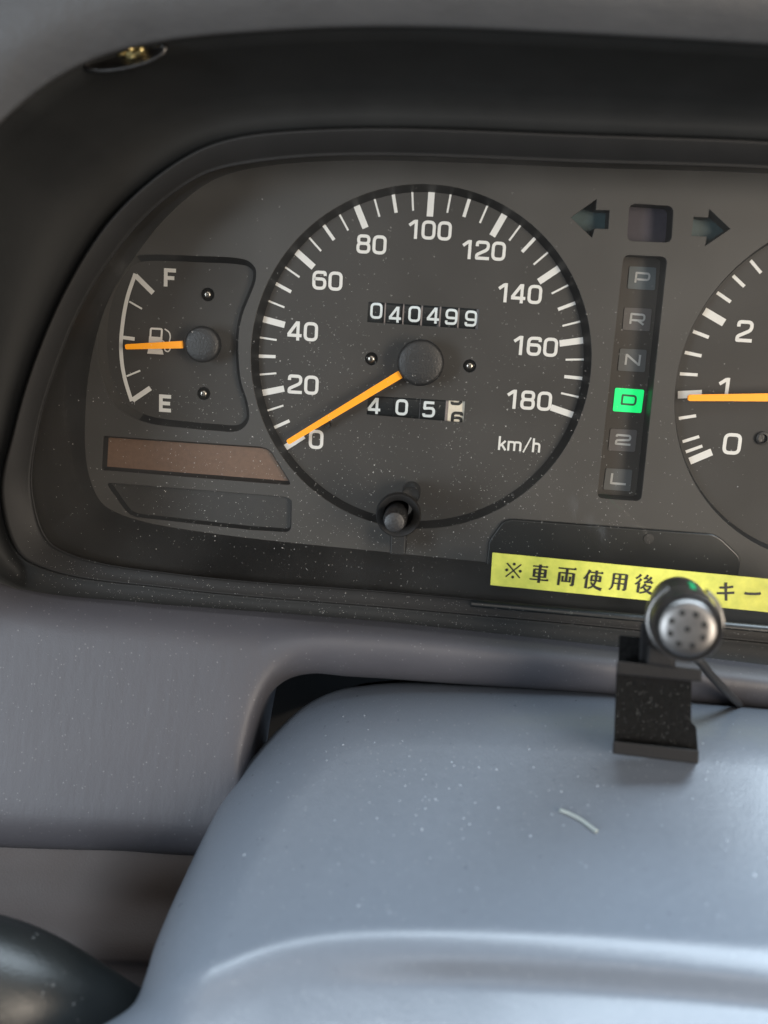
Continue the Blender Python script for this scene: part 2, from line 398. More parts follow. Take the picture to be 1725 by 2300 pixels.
def row(X, w, Y=None, t=0):
    out = []
    for i in range(nA):
        p = X[i] if Y is None else lerp(X[i], Y[i], t)
        out.append(P(p[0], p[1], w(i) if callable(w) else w))
    return out

LENS = 20.0
# ================================================================== dashboard (grey, carries everything)
dash = thing('dashboard', 'grey vinyl dashboard wrapping round the black instrument surround', 'dashboard', P(300, 1650, 40))
def top_ring(d, w, drop=0):
    X = offset_open(A, -d) if False else offset_open(A, d)
    return [P(p[0], p[1], w-drop) for p in X[:nA*13//18]]
# (offset sign checked below)
sgn = 1 if offset_open(A, 10)[3*NS][1] < A[3*NS][1] else -1
def toprow(d, w):
    X = offset_open(A, sgn*d); return [P(p[0], p[1], w) for p in X[:12*NS]]
loft('cowl_pad', [toprow(14, 30), toprow(6, 50), toprow(0, 57.0), toprow(1.5, 58.6), toprow(5, 59.6), toprow(12, 60), toprow(60, 63), toprow(160, 66), toprow(330, 60)], 'cowl', dash)

# lower panel
PA_ = [(2080, 1548), (1725, 1505), (1300, 1455), (900, 1412), (800, 1403), (740, 1398), (690, 1394), (640, 1389), (590, 1385), (530, 1380), (440, 1372), (330, 1362), (60, 1328), (-80, 1262)]
PD_ = [(2080, 1650), (1725, 1606), (1300, 1560), (900, 1527), (776, 1519), (705, 1513), (651, 1524), (613, 1552), (590, 1592), (574, 1650), (556, 1760), (540, 1905), (240, 1910), (-100, 1900)]
PA = catmull(PA_, 10); PD = catmull(PD_, 10); nP = len(PA)
def wbase(x, y):
    left = max(0, min(1, (900-x)/400)); left = left*left*(3-2*left)
    return 35+(y-1400)/500*17*left
rows = []
ts = [0, .01, .03, .06, .1, .15, .2, .28, .36, .45, .55, .65, .75, .82, .87, .91, .94, .965, .985, 1.0]
for t in ts:
    r = []
    for i in range(nP):
        p = lerp(PA[i], PD[i], t); L_ = math.dist(PA[i], PD[i]); dA = t*L_; dD = (1-t)*L_
        kk = i/10
        rD = min(75, L_*.55) if kk < 10.5 else 85
        H = 11 if kk < 10.5 else 9.5
        w = wbase(*p)
        if dD < rD: w -= H*(1-math.sqrt(max(0, 1-(1-dD/rD)**2)))
        rA = min(90, L_*.42); q = max(0, 1-dA/rA); w -= 5.0*q*q
        r.append(P(p[0], p[1], w))
    rows.append(r)
last = rows[-1]
rows.append([Vector((p.x, p.y, p.z-3)) for p in last]); rows.append([Vector((p.x+(.6 if i < 110 else 0), p.y+(.0), p.z-(28 if i < 112 else 5))) for i, p in enumerate(last)])
rows.insert(0, [Vector((p.x, p.y, p.z-14)) for p in rows[0]])
loft('lower_panel', rows, 'vinyl', dash)
# the shelf under the lower panel's edge
rc = []
for y, w in [(1893, 41), (1925, 42), (1960, 44), (2000, 46), (2030, 47.5), (2065, 50), (2085, 51.5), (2105, 53), (2150, 55.5), (2163, 55.2), (2172, 52), (2186, 51.5), (2330, 54)]:
    rc.append([P(x, y+(x-200)*.03, w) for x in range(-140, 640, 40)])
loft('knee_shelf', rc, 'recess', dash)
build('cavity_dark_sheet', [P(430, 1400, -25), P(2200, 1400, -25), P(2200, 2300, -25), P(430, 2300, -25)], [(0, 1, 2, 3)], 'cavity', dash)  # black sheet standing in for the darkness inside the cavity
loft('inner_shroud', [[P(x, y, w) for x, y in [(700, 1600), (735, 1570), (775, 1548), (820, 1534), (900, 1526), (980, 1530)]] for w in (20, 3)] +
     [[P(x, y, 0) for x, y in [(740, 1640), (770, 1610), (800, 1590), (840, 1574), (900, 1562), (980, 1560)]]], 'felt', dash)

# ================================================================== black surround
hood = thing('instrument_surround', 'black plastic surround framing the instruments below the grey cowl', 'instrument surround', P(100, 1300, 30))
def w_lerp(f, w1, t): return lambda i: f(i)*(1-t)+w1*t
def w_out(i): return wA(i)
sr = [row(A, lambda i: wA(i)-12), row(A, w_out)] if False else []
prof = [(-.02, 0, 0), (.0, 0, 0), (.15, .16, 2.0), (.3, .34, 3.0), (.45, .53, 3.4), (.6, .71, 3.0), (.75, .87, 2.0), (.88, .97, .6), (.97, 1.0, 0), (1.0, 1.04, 0)]
def groove(i): return 21+3.1*max(0, min(1, (i/NS-11.5)/2))
for t, s, sag in prof:
    sr.append(row(A, (lambda i, s=s, sag=sag: wA(i)*(1-s)+groove(i)*s-sag*(1 if i < 13*NS else .25)), B, t))
loft('surround', sr, 'black', hood)
def fw(w): return lambda i: w-3*max(0, min(1, (i/NS-11.5)/2))*max(0, min(1, (w-22.8)/3.4))
fr = [row(B, 19), row(B, fw(26.2)), row(B, fw(27.0), C, .03), row(B, fw(27.3), C, .07), row(B, fw(27.0), C, .14), row(B, fw(24.2), C, .84), row(B, 23.2, C, .90), row(B, 23.4, C, .93), row(B, 23.4, C, .965), row(B, 22.8, C, .99), row(B, 21.8, C, 1.0), row(B, LENS-.6, C, 1.0)]
loft('inner_frame', fr, 'frame', hood)
# screw well at the top left
scx = P(283, 127, 54)
rw = thing('screw_recess', '', '') if False else None
def ell(cx, cy, rx, ry, rot, w, n=40):
    return [P(x, y, w) for x, y in circ((cx, cy), rx, n, 0, ry, rot)]
rot = math.radians(-12)
loft('screw_well', [ell(281, 127, 98, 31, rot, 51), ell(281, 127, 97, 30, rot, 54.6), ell(281, 127, 93, 27, rot, 55.2), ell(281, 125, 87, 23, rot, 54.9), ell(283, 121, 76, 19, rot, 54.0), ell(288, 116, 50, 14, rot, 53.6), ell(292, 112, 22, 10, rot, 53.5)], 'gunmetal', hood, closed=True, cap=True)
sw = loft('screw', [ell(301, 116, 24, 15, rot, 53.5), ell(301, 114, 24, 15, rot, 54.6), ell(302, 111, 20, 12, rot, 55.4), ell(302, 110, 12, 7, rot, 55.6), ell(302, 111, 5, 3, rot, 54.9)], 'gold', hood, closed=True, cap=True)
for k, (x, y) in enumerate([(272, 121), (297, 127)]):
    loft('screw_washer_tab', [ell(x, y, 9, 5, rot, 53.9, 10), ell(x, y, 8, 4.4, rot, 54.8, 10), ell(x, y-1, 4, 2.4, rot, 55.1, 10)], 'gold', hood, closed=True, cap=True)

# ================================================================== instrument cluster
cl = thing('instrument_cluster', 'car instrument cluster with speedometer, fuel gauge, gear display and part of a tachometer', 'instrument cluster', P(900, 1243, 0))
W_D = -4.0                                    # dial plane
SC0 = Vector((-4.72, -12.47)); RT = 48.15; RMI = 41.37; A0 = 220.86; ASTEP = 26.244
def circfit(pts, w):
    q = np.array([P(x, y, w)[:2] for x, y in pts]); Am = np.c_[2*q, np.ones(len(q))]; s = np.linalg.lstsq(Am, (q**2).sum(1), rcond=None)[0]
    return Vector((s[0], s[1])), math.sqrt(s[2]+s[0]**2+s[1]**2)
SPC, SPR = circfit([(561, 810), (1328, 830), (948, 414.6), (955, 1188), (664, 1060)], 0)
TC, TR = circfit([(1513.7, 890), (1725, 545.5), (1616, 637), (1552, 732), (1556, 1068), (1582, 1124.6), (1725, 1237)], 0)
fuel_px = [(330, 572), (440, 575), (546, 582), (572, 600), (574, 628), (562, 662), (545, 705), (536, 750), (536, 810), (542, 860), (556, 905), (558, 945), (534, 968), (480, 967), (411, 961), (340, 952), (292, 935), (254, 905), (231, 855), (220, 796), (221, 725), (233, 665), (256, 615), (290, 580)]
fuel = to_uv(catmull(fuel_px, 5, True), 0)
def uvr(pts, r, w=0): return [tuple(p) for p in roundpoly(to_uv(pts, w), r)]
slot1 = uvr([(232, 979), (590, 1004), (608, 1012), (656, 1090), (440, 1073), (228, 1056)], [.8, 1.5, 1.5, 1.6, .5, .8])
slot2 = uvr([(236, 1084), (640, 1116), (655, 1122), (654, 1196), (560, 1190), (290, 1160)], [2, 1.6, 1.6, 2.2, .5, 3])
sel = uvr([(1401, 572), (1499, 577), (1440, 1126), (1341, 1119)], 1.9)
sqw = uvr([(1414, 457), (1513, 463), (1508, 545), (1408, 541)], 1.9)
z4 = lambda x, y: (1220+x*.3044, 400+y*.3044)
arl = to_uv([z4(205, 290), z4(395, 155), z4(388, 235), z4(490, 238), z4(480, 375), z4(380, 372), z4(360, 440)], 0)
arr = to_uv([z4(1380, 375), z4(1225, 228), z4(1218, 292), z4(1112, 285), z4(1095, 425), z4(1208, 432), z4(1195, 500)], 0)
dspc = uvr([(1097, 1212), (1129, 1168), (1150, 1164), (1598, 1198), (1616, 1206), (1662, 1250), (1650, 1330), (1090, 1280)], [1, 2, 1, 1, 1, 2, 1, 1])
face_edge = to_uv(offset_open(E, 0), 0)
fo = [(p[0], p[1]) for p in face_edge]
# widen the plate's outline a little so the skirt stands on it
cx0, cy0 = P(1100, 830, 0)[:2]
fo = [((x-cx0)*1.01+cx0, (y-cy0)*1.015+cy0) for x, y in fo]
spo = circ(SPC, SPR, 120); tco = circ(TC, TR, 120)
face = plate('face_plate', [fo, spo, fuel, slot1, slot2, sel, sqw, arl, arr, tco] if False else [fo, spo, fuel, slot1, slot2, sel, sqw, arl, arr, tco], 0, 1.2, 'plate', cl, bev=.12)
# walls of the openings
rimloft('dial_rim', spo, [(0, -.6), (.45, -1.6), (1.65, W_D-.05)], 'dark', cl)
rimloft('dial_rim', tco, [(0, -.6), (.3, -1.6), (1.2, W_D-.05)], 'dark', cl)
def rimpart(i0, i1, m):
    n = len(fuel); ids = [i % n for i in range(i0, i1+1)]
    loft('fuel_gauge_rim', [[(lp[i][0], lp[i][1], w) for i in ids] for lp, w in ((fuel, -.6), (offset_closed(fuel, .4), -1.4), (offset_closed(fuel, 1.55), W_D+.3))], m, cl)
rimpart(-3, 78, 'dark'); rimpart(78, 117, 'plate')  # left arc takes the lighter plate grey, its lit look set by colour
rimloft('warning_window_rim', slot1, [(0, -.5), (.3, -1), (.9, -3)], 'dark', cl)
rimloft('warning_window_rim', slot2, [(0, -.5), (.2, -1), (.7, -3)], 'dark', cl)
rimloft('gear_slot_rim', sel, [(-.02, -.5), (.02, -8)], 'dark', cl)
rimloft('window_rim', sqw, [(-.02, -.5), (.02, -7.6)], 'dark', cl)
for a_ in (arl, arr): rimloft('arrow_rim', a_, [(-.0, -.5), (.02, -6.6)], 'dark', cl, smooth=False)
# skirt between lens edge and face
sk = [row(C, LENS-.5), row(C, LENS-1.5, E, .03), row(C, 9, E, .62), row(C, .4, E, .985), row(E, -.2)]
loft('skirt', sk, 'skirt', cl)

def rect_px(pts, w): return to_uv(pts, w)
# ---- speedometer
odo_q = to_uv([(827.5, 677.6), (1076.5, 694.4), (1072.8, 740), (824.3, 723.3)], W_D)
trip_q = to_uv([(827.5, 889), (1044.8, 901.6), (1040.6, 949), (823, 931)], W_D)
scr_px = [(834, 806), (1055, 822)]
scr = [P(x, y, W_D) for x, y in scr_px]
spd = plate('speedometer_dial', [circ(SPC, SPR-.6, 120), odo_q, trip_q]+[circ(s[:2], 1.95, 24) for s in scr], W_D, .5, 'dial', cl, bev=.05)
def tick(parent, a, r0, r1, wid):
    ca, sa = math.cos(math.radians(a)), math.sin(math.radians(a)); h = wid/2
    V = [(SC0.x+r*ca-s*sa, SC0.y+r*sa+s*ca, W_D+.06) for r, s in ((r0, h), (r1, h), (r1, -h), (r0, -h))]
    build('tick_mark', V, [(0, 1, 2, 3)], 'white', parent)
for v in range(0, 181, 5):
    if v == 5: continue
    a = A0-v*ASTEP/20
    if v == 0:      # the scale is cramped below 10
        z_ = P(643, 1004, W_D); a = math.degrees(math.atan2(z_.y-SC0.y, z_.x-SC0.x)) % 360
    if v % 20 == 0: tick(spd, a, RMI-.25, RT, 1.85)
    elif v % 10 == 0: tick(spd, a, RT-5.45, RT, .95)
    else: tick(spd, a, RT-5.45, RT, .55)
for s, x, y, an in [('0', 710, 987, 0), ('20', 681, 864, 0), ('40', 680, 744, 0), ('60', 735.5, 630.5, 0), ('80', 834.5, 549, 0), ('100', 966, 517, 0), ('120', 1087, 562.5, 0), ('140', 1168, 659.5, 0), ('160', 1203, 778, 0), ('180', 1189, 899, 0)]:
    text('numeral', s, x, y, 43, W_D, 'white', spd, an, st=.165, wd=.76, gap=.11)
text('unit_marking', 'km/h', 1167, 998, 31, W_D, 'white', spd, 0, st=.15, gap=.06)
def screw(parent, x, y, w, r, wellr=None):
    c = P(x, y, w)[:2]
    lathe('screw', c, [(0, w+.55), (.22*r, w+.5), (.26*r, w+.95), (.6*r, w+.9), (.9*r, w+.5), (r, w), (r, w-.8)], 'steel', parent, 20)
for (x, y), s in zip(scr_px, scr):
    lathe('screw_hole', s[:2], [(1.92, W_D-.3), (1.92, W_D-2.2), (0, W_D-2.2)], 'hole', spd, 24)
    screw(spd, x, y, W_D-1.0, 1.42)
def wheels(name_w, q, cols, digits, wc, rad):
    """number drums behind a window; q its corners in (u, v)"""
    c = sum((Vector(p) for p in q), Vector((0, 0)))/4; wid = (Vector(q[1])-Vector(q[0])).length; n = len(cols)
    ang = 0.0
    for k, (f0, f1, mt, rr) in enumerate(cols):
        x0 = q[0][0]+(q[1][0]-q[0][0])*f0; x1 = q[0][0]+(q[1][0]-q[0][0])*f1
        cy = c.y+(q[1][1]-q[0][1])*((f0+f1)/2-.5)
        rings = []
        for x in (x0, x1):
            rings.append([(x, cy+rr*math.sin(math.radians(t)), wc+rr*math.cos(math.radians(t))) for t in range(-50, 51, 5)])
        V = rings[0]+rings[1]; m_ = len(rings[0]); F = [(i, i+1, m_+i+1, m_+i) for i in range(m_-1)]+[tuple(range(m_)), tuple(range(2*m_-1, m_-1, -1))]
        build(name_w if mt != 'divider' else 'wheel_spacer', V, F, mt, spd)
    return c
RW = 12.0; WCW = W_D-.9-RW
wfun = lambda cy: (lambda X, Y: WCW+math.sqrt(max(1, RW*RW-(Y-cy)**2))+.16)
wcy = lambda q, f: sum(p[1] for p in q)/4+(q[1][1]-q[0][1])*(f-.5)
oc = []
for k in range(6):
    oc.append((k/6-.004, (k+.80)/6, 'wheel', RW)); oc.append(((k+.80)/6+.003, (k+.86)/6, 'wheel', RW-.5)); oc.append(((k+.88)/6, (k+.955)/6, 'divider', RW-.15))
wheels('number_wheel', odo_q, oc, None, WCW, RW)
for ch, x, y in zip('040499', (845.4, 887.6, 930.9, 973, 1014, 1058), (698, 706.5, 705.4, 708.6, 711.7, 715.5)):
    cy = (odo_q[0][1]+odo_q[3][1])/2
    text('wheel_digit', ch, x, y, 36, W_D-.8, 'digit', spd, 0, st=.155, wd=.78, wf=wfun(wcy(odo_q, (x-825)/250)))
tcw = [(-.01, .262, 'wheel', RW), (.268, .535, 'wheel', RW), (.541, .80, 'wheel', RW), (.805, .83, 'divider', RW-.1), (.832, 1.0, 'cream', RW)]
wheels('number_wheel', trip_q, tcw, None, WCW, RW)
tcy = (trip_q[0][1]+trip_q[3][1])/2
for ch, x, y in zip('405', (840.5, 902.4, 963.6), (911.5, 915, 919.6)):
    text('wheel_digit', ch, x, y, 36, W_D-.8, 'digit', spd, 0, st=.17, wd=.78, wf=wfun(wcy(trip_q, (x-825)/218)))
for ch, y in (('5', 894), ('6', 941)):
    text('wheel_digit', ch, 1026, y, 33, W_D-.8, 'ink', spd, 0, st=.20, wd=.80, wf=wfun(wcy(trip_q, .92)), label='dark rolling tenths digit')
lathe('needle_stop', P(738, 953, W_D)[:2], [(.9, W_D), (.9, W_D+2.4), (.7, W_D+2.8), (0, W_D+2.8)], 'hub', spd, 18)

def needle(name, tip, tail, wt, ww, w, parent, th=1.0):
    """tapered pointer; tip, tail in photo pixels; widths mm"""
    a = P(*tip, w); b = P(*tail, w); d = (b-a).normalized(); n_ = Vector((-d.y, d.x, 0))
    pr = [(0, wt*.35), (.45, wt*.5), ((b-a).length, ww*.5)]
    V = []
    for s, h in pr:
        for z, k in ((0, 1), (-th*.35, 1.0), (-th, .8)):
            V.append(a+d*s+n_*h*k+Vector((0, 0, z))); V.append(a+d*s-n_*h*k+Vector((0, 0, z)))
    F = []
    for j in range(2):
        o = j*6
        for p, q in ((0, 1), (2, 0), (4, 2), (1, 3), (3, 5), (5, 4)): F.append((o+p, o+q, o+6+q, o+6+p))
    F += [(0, 2, 4, 5, 3, 1), (12, 13, 15, 17, 16, 14)]
    return build(name, V, F, 'orange', parent)
def hub(x, y, r, w, parent):
    c = P(x, y, w)[:2]
    return lathe('hub_cap', c, [(0, w+.35), (r*.5, w+.32), (r*.85, w+.15), (r*.95, w-.1), (r, w-.6), (r*.985, w-3.0), (r*.9, w-3.2), (r*.8, W_D+.1)], 'hub', parent, 64)
sn = needle('needle', (645.5, 994), (899, 841), 1.55, 2.35, 1.6, cl)
hub(944.6, 815, 6.70, 3.6, sn)

# ---- fuel gauge
W_F = -3.7
fd = plate('fuel_gauge_dial', [offset_closed(fuel, .55)]+[circ(P(x, y, W_F)[:2], 2.0, 24) for x, y in [(466.5, 661.5), (457.5, 884)]], W_F, .4, 'dial', cl)
z1 = lambda x, y: (200+x*.3014, 540+y*.3014)
arc = catmull([z1(345, 248), z1(292, 405), z1(262, 540), z1(243, 690), z1(238, 800), z1(248, 930), z1(272, 1050), z1(318, 1198)], 6)
V = []; F = []; ribbon_geo(to_uv(arc, W_F), 1.12, W_F+.05, V, F)
build('scale_arc', V, F, 'white', fd)
for k, (a, b, w_) in enumerate([((347, 262), (478, 392), 1.45), ((300, 455), (395, 510), .52), ((248, 722), (340, 735), 1.05), ((280, 1012), (382, 970), .52), ((325, 1190), (458, 1100), 1.5)]):
    V = []; F = []; ribbon_geo(to_uv([z1(*a), z1(*b)], W_F), w_, W_F+.062, V, F); build('tick_mark', V, F, 'white', fd)
text('letter', 'F', 381.6, 623.5, 41, W_F, 'white', fd, st=.21, wd=.68)
text('letter', 'E', 370.8, 906, 39, W_F, 'white', fd, st=.21, wd=.70)
# fuel pump pictogram
V = []; F = []
def polyuv(pts, w): return [tuple(P(*z1(*p), w)) for p in pts]
def addpoly(pts, w):
    b = len(V); V.extend(polyuv(pts, w)); F.append(tuple(range(b, b+len(pts))))
wz = W_F+.05
ribbon_geo(to_uv(roundpoly([z1(461, 656), z1(544, 661), z1(538, 740), z1(456, 736)], 3), W_F), .56, wz, V, F, True)
addpoly([(447, 715), (547, 722), (540, 812), (443, 805)], wz+.012)
addpoly([(441, 806), (546, 813), (556, 851), (434, 843)], wz+.024)
ribbon_geo(to_uv(catmull([z1(564, 660), z1(596, 684), z1(606, 720), z1(598, 760), z1(604, 810), z1(588, 828), z1(566, 816), z1(562, 760), z1(545, 745)], 4), W_F), .36, wz+.036, V, F)
build('fuel_pump_symbol', V, F, 'white', fd)
for x, y in [(466.5, 661.5), (457.5, 884)]:
    lathe('screw_hole', P(x, y, W_F)[:2], [(1.98, W_F-.2), (1.9, W_F-1.8), (0, W_F-1.8)], 'hole', fd, 24); screw(fd, x, y, W_F-.9, 1.45)
fnd = needle('needle', (281, 779), (410, 774), 1.5, 2.15, 1.0, cl)
hub(452.8, 773.6, 5.25, 2.8, fnd)

# ---- tachometer
td = plate('tachometer_dial', [circ(TC, TR-.5, 120)], W_D, .5, 'dial', cl)
z5 = lambda x, y: (1300+x*.2562, 830+y*.2562)
for a, b, w_ in [(z5(972, 803), z5(1165, 722), 2.15), (z5(938, 722), z5(1083, 670), .9), (z5(910, 632), z5(1055, 588), .9), (z5(876, 428), z5(1028, 405), .9), (z5(868, 222), z5(1078, 212), 2.2), (z5(886, 37), z5(1042, 47), .9),
                 (z4(1045, 1286), z4(1168, 1312), .95), (z4(1106, 1131), z4(1222, 1175), .95), (z4(1188, 982), z4(1335, 1068), 2.2), (z4(1283, 845), z4(1383, 914), .95), (z4(1400, 720), z4(1484, 800), .95), (z4(1530, 608), z4(1607, 700), .9)]:
    V = []; F = []; ribbon_geo(to_uv([a, b], W_D), w_, W_D+.06, V, F); build('tick_mark', V, F, 'white', td)
text('numeral', '2', 1672.5, 744, 49, W_D, 'white', td, 0, st=.16, wd=.76)
text('numeral', '1', 1628, 873, 49, W_D, 'white', td, 0, st=.16, wd=.76)
text('numeral', '0', 1644.5, 997, 48, W_D, 'white', td, 0, st=.16, wd=.84)
tn = needle('needle', (1546, 893.5), (1860, 892), 1.8, 2.6, 2.0, cl)
hub(1905, 893, 6.7, 3.6, tn)
lathe('needle_stop', P(1711, 984, W_D)[:2], [(2.0, W_D+.1), (1.9, W_D+.9), (1.3, W_D+1.1), (1.1, W_D+.2), (0, W_D+.2)], 'hub', td, 28)

# ---- gear display
gp = build('gear_panel', [(x, y, -7.6) for x, y in offset_closed(sel, -.6)], [tuple(range(len(sel)))], 'slot', cl)
tl = {'P': ([z4(638, 650), z4(835, 660), z4(825, 828), z4(622, 815)], 'tile_blue'), 'R': ([z4(600, 955), z4(802, 965), z4(785, 1130), z4(585, 1118)], 'tile_warm'),
      'N': ([z4(568, 1258), z4(765, 1268), z4(750, 1432), z4(550, 1420)], 'tile_grey'), 'D': ([z5(320, 160), z5(575, 178), z5(548, 382), z5(298, 365)], 'green'),
      'Z': ([z5(278, 518), z5(512, 532), z5(492, 722), z5(258, 708)], 'tile_warm'), 'L': ([z5(240, 865), z5(470, 880), z5(450, 1068), z5(215, 1050)], 'tile_grey')}
for ch, (q, mt) in tl.items():
    lp = roundpoly(to_uv(q, -7.3), .55)
    ti = prism('gear_tile', lp, -7.3, -7.7, mt, cl, label={'green': 'lit green gear tile'}.get(mt))
    cx = sum(p[0] for p in q)/4; cy = sum(p[1] for p in q)/4
    text('letter', ch, cx+1, cy-1, 24.5, -7.28, 'green_letter' if ch == 'D' else 'tile_letter', ti, -1, st=.19, wd=1.42, gap=0)
build('indicator_window', [(x, y, -7.2) for x, y in offset_closed(sqw, -.5)], [tuple(range(len(sqw)))], 'violet_panel', cl)
for lp in (arl, arr):
    cx = [p[0] for p in lp]; cy = [p[1] for p in lp]
    x0, x1, y0, y1 = min(cx)-.6, max(cx)+.6, min(cy)-.6, max(cy)+.6
    build('turn_signal_arrow', [(x0, y0, -6), (x1, y0, -6), (x1, y1, -6), (x0, y1, -6)], [(0, 1, 2, 3)], 'arrow', cl)
build('warning_window', [(x, y, -2.6) for x, y in offset_closed(slot1, .25)], [tuple(range(len(slot1)))], 'amber_panel', cl, label='brown smoked warning window')
build('warning_window', [(x, y, -2.6) for x, y in offset_closed(slot2, .25)], [tuple(range(len(slot2)))], 'smoke_panel', cl, label='dark smoked warning window')
# shiny black display block bottom right
prism('display_cover', dspc, 1.4, -.3, 'wheel', cl, bev=.5)
lathe('display_cover_pip', P(1457, 1210, 1.4)[:2], [(1.6, 1.3), (1.5, 1.65), (0, 1.7)], 'skirt', cl, 20)

# ---- lens, reset knob
lens_loop = [P(x, y, LENS) for x, y in C]
kc = P(895, 1155.7, LENS)
lens_uv = [(p.x, p.y) for p in lens_loop]
lcx, lcy = P(1100, 840, LENS)[:2]
lens_uv = [((x-lcx)*1.004+lcx, (y-lcy)*1.006+lcy) for x, y in lens_uv]
HR = P(895+33, 1155, LENS).x-P(895, 1155, LENS).x
cu = plate('clear_lens', [lens_uv, circ(kc[:2], HR*1.02, 48)], LENS, .02, 'lens', cl)
# keep one sheet only
import bmesh
bm = bmesh.new(); bm.from_mesh(cu.data)
zs = [(v.co+base_of(cl)).dot(AW)*1000 for v in bm.verts]; zm = max(zs)
dele = [f for f in bm.faces if sum((v.co+base_of(cl)).dot(AW)*1000 for v in f.verts)/len(f.verts) < zm-.004]
bmesh.ops.delete(bm, geom=dele, context='FACES'); bm.to_mesh(cu.data); bm.free()
k_ = lathe('reset_knob_collar', kc[:2], [(HR*1.55, LENS-.1), (HR*1.53, LENS+.9), (HR*1.45, LENS+1.4), (HR*1.36, LENS+1.3), (HR*1.1, LENS+.7), (HR, LENS+.2), (HR*.98, LENS-6), (HR*.9, LENS-14)], 'frame', cl, 64)
sr_ = (P(885.8+24, 1174, LENS+9).x-P(885.8, 1174, LENS+9).x); sc_ = P(886, 1173.8, LENS+9)
lathe('reset_knob', sc_[:2], [(0, LENS+9), (sr_*.80, LENS+9), (sr_*.93, LENS+8.8), (sr_, LENS+8.2), (sr_, LENS+6.6), (sr_*1.02, LENS+6.4), (sr_*1.12, LENS+5.8), (sr_*1.12, LENS-13)], 'hub', cl, 48)
lathe('knob_boss', P(922.8, 1112, 8)[:2], [(2.7, 0), (2.7, 7.4), (2.5, 8), (1.9, 7.6), (0, 7.5)], 'skirt', cl, 32)
prism('knob_pillar', to_uv([(877, 1195), (913, 1198), (911, 1248), (875, 1246)], 12), 12, 0, 'skirt', cl, bev=.5)
# lower glossy ledge of the lens
leg = [offset_open(C, s) for s in (0, 1)]
dl = 1 if offset_open(C, 10)[15*NS][1] > C[15*NS][1] else -1
lr = []
for d, w in ((1, LENS+.9), (3, 23.9), (15, 24.35), (17, 24.3), (18.5, 23.0)):
    X = offset_open(C, dl*d); lr.append([P(p[0], p[1], w+ (d*.02)) for p in X[15*NS+4:]])
loft('lens_ledge', lr, 'wheel', cl)

# ================================================================== yellow label
st_q = [(1106, 1241), (1900, 1317), (1897, 1392), (1101.5, 1314)]
lab = thing('label_strip', 'yellow adhesive strip with black Japanese lettering stuck along the bottom of the lens', 'label', P(1400, 1300, LENS+.1))
q = to_uv(st_q, LENS+.35)
rs = []
random.seed(11)
def along(t, s):
    a = Vector(q[0])*(1-t)+Vector(q[1])*t; b = Vector(q[3])*(1-t)+Vector(q[2])*t
    p = a*(1-s)+b*s; return p
for j in range(7):
    s = j/6; rs.append([(along(i/60, s).x, along(i/60, s).y, LENS+.35+.07*math.sin(i*.9+j)*math.sin(i*.37)) for i in range(61)])
loft('tape', rs, 'yellow', lab)
MIN = {
 '※': [([(8, 92), (92, 8)], 4, 4), ([(92, 92), (8, 8)], 4, 4)],
 '車': [([(12, 88), (88, 88)], 4, 5), ([(50, 99), (50, 0)], 10, 10), ([(22, 74), (22, 30)], 9, 9), ([(79, 74), (79, 30)], 10, 10), ([(22, 72), (79, 72)], 4, 4), ([(22, 52), (79, 52)], 4, 4), ([(22, 33), (79, 33)], 4, 4), ([(2, 17), (98, 17)], 4.5, 5), ([(80, 90), (90, 88)], 8, 2), ([(88, 21), (99, 17)], 8, 2)],
 '両': [([(4, 92), (96, 92)], 4.5, 5), ([(86, 96), (97, 92)], 9, 2), ([(13, 70), (13, 0)], 9, 9), ([(13, 68), (86, 68)], 4, 4), ([(86, 70), (86, 6)], 10, 10), ([(88, 8), (72, 5)], 9, 2), ([(50, 92), (50, 24)], 9, 9), ([(31, 52), (31, 20)], 7, 7), ([(69, 52), (69, 20)], 7, 7), ([(31, 24), (69, 24)], 4, 4)],
 '使': [([(30, 98), (19, 72), (2, 48)], 10, 3), ([(18, 68), (18, -2)], 9, 9), ([(32, 86), (98, 86)], 4, 5), ([(88, 89), (98, 86)], 8, 2), ([(42, 70), (42, 38)], 8, 8), ([(86, 70), (86, 38)], 9, 9), ([(42, 68), (86, 68)], 4, 4), ([(42, 44), (86, 44)], 4, 4), ([(64, 99), (64, 44), (58, 22), (46, 8), (28, -1)], 9, 3), ([(40, 34), (54, 18), (74, 6), (99, -1)], 4, 12)],
 '用': [([(18, 92), (18, 36), (14, 14), (3, 0)], 9, 3), ([(18, 90), (86, 90)], 4, 4), ([(85, 92), (85, 6)], 10, 10), ([(87, 8), (72, 5)], 9, 2), ([(18, 64), (85, 64)], 4, 4), ([(18, 38), (85, 38)], 4, 4), ([(51, 90), (51, 2)], 9, 9)],
 '後': [([(26, 98), (16, 84), (2, 74)], 9, 3), ([(30, 74), (18, 56), (2, 42)], 9, 3), ([(21, 52), (21, -2)], 9, 9), ([(62, 98), (52, 82), (42, 76)], 8, 6), ([(42, 77), (64, 78)], 4, 4), ([(82, 88), (66, 68), (46, 56)], 8, 4), ([(46, 57), (86, 60)], 4, 6), ([(78, 70), (90, 54)], 4, 9), ([(56, 50), (46, 34), (32, 22)], 8, 3), ([(54, 38), (84, 38)], 4, 4), ([(84, 39), (74, 20), (56, 6), (30, -3)], 9, 3), ([(48, 30), (62, 14), (80, 4), (99, -2)], 4, 11)],
 'キ': [([(14, 68), (50, 72), (84, 80)], 8, 9), ([(4, 36), (50, 41), (95, 48)], 8, 9), ([(42, 99), (48, 60), (60, 0)], 10, 9)],
 'ー': [([(4, 50), (14, 46), (84, 52), (96, 58)], 10, 11)],
}
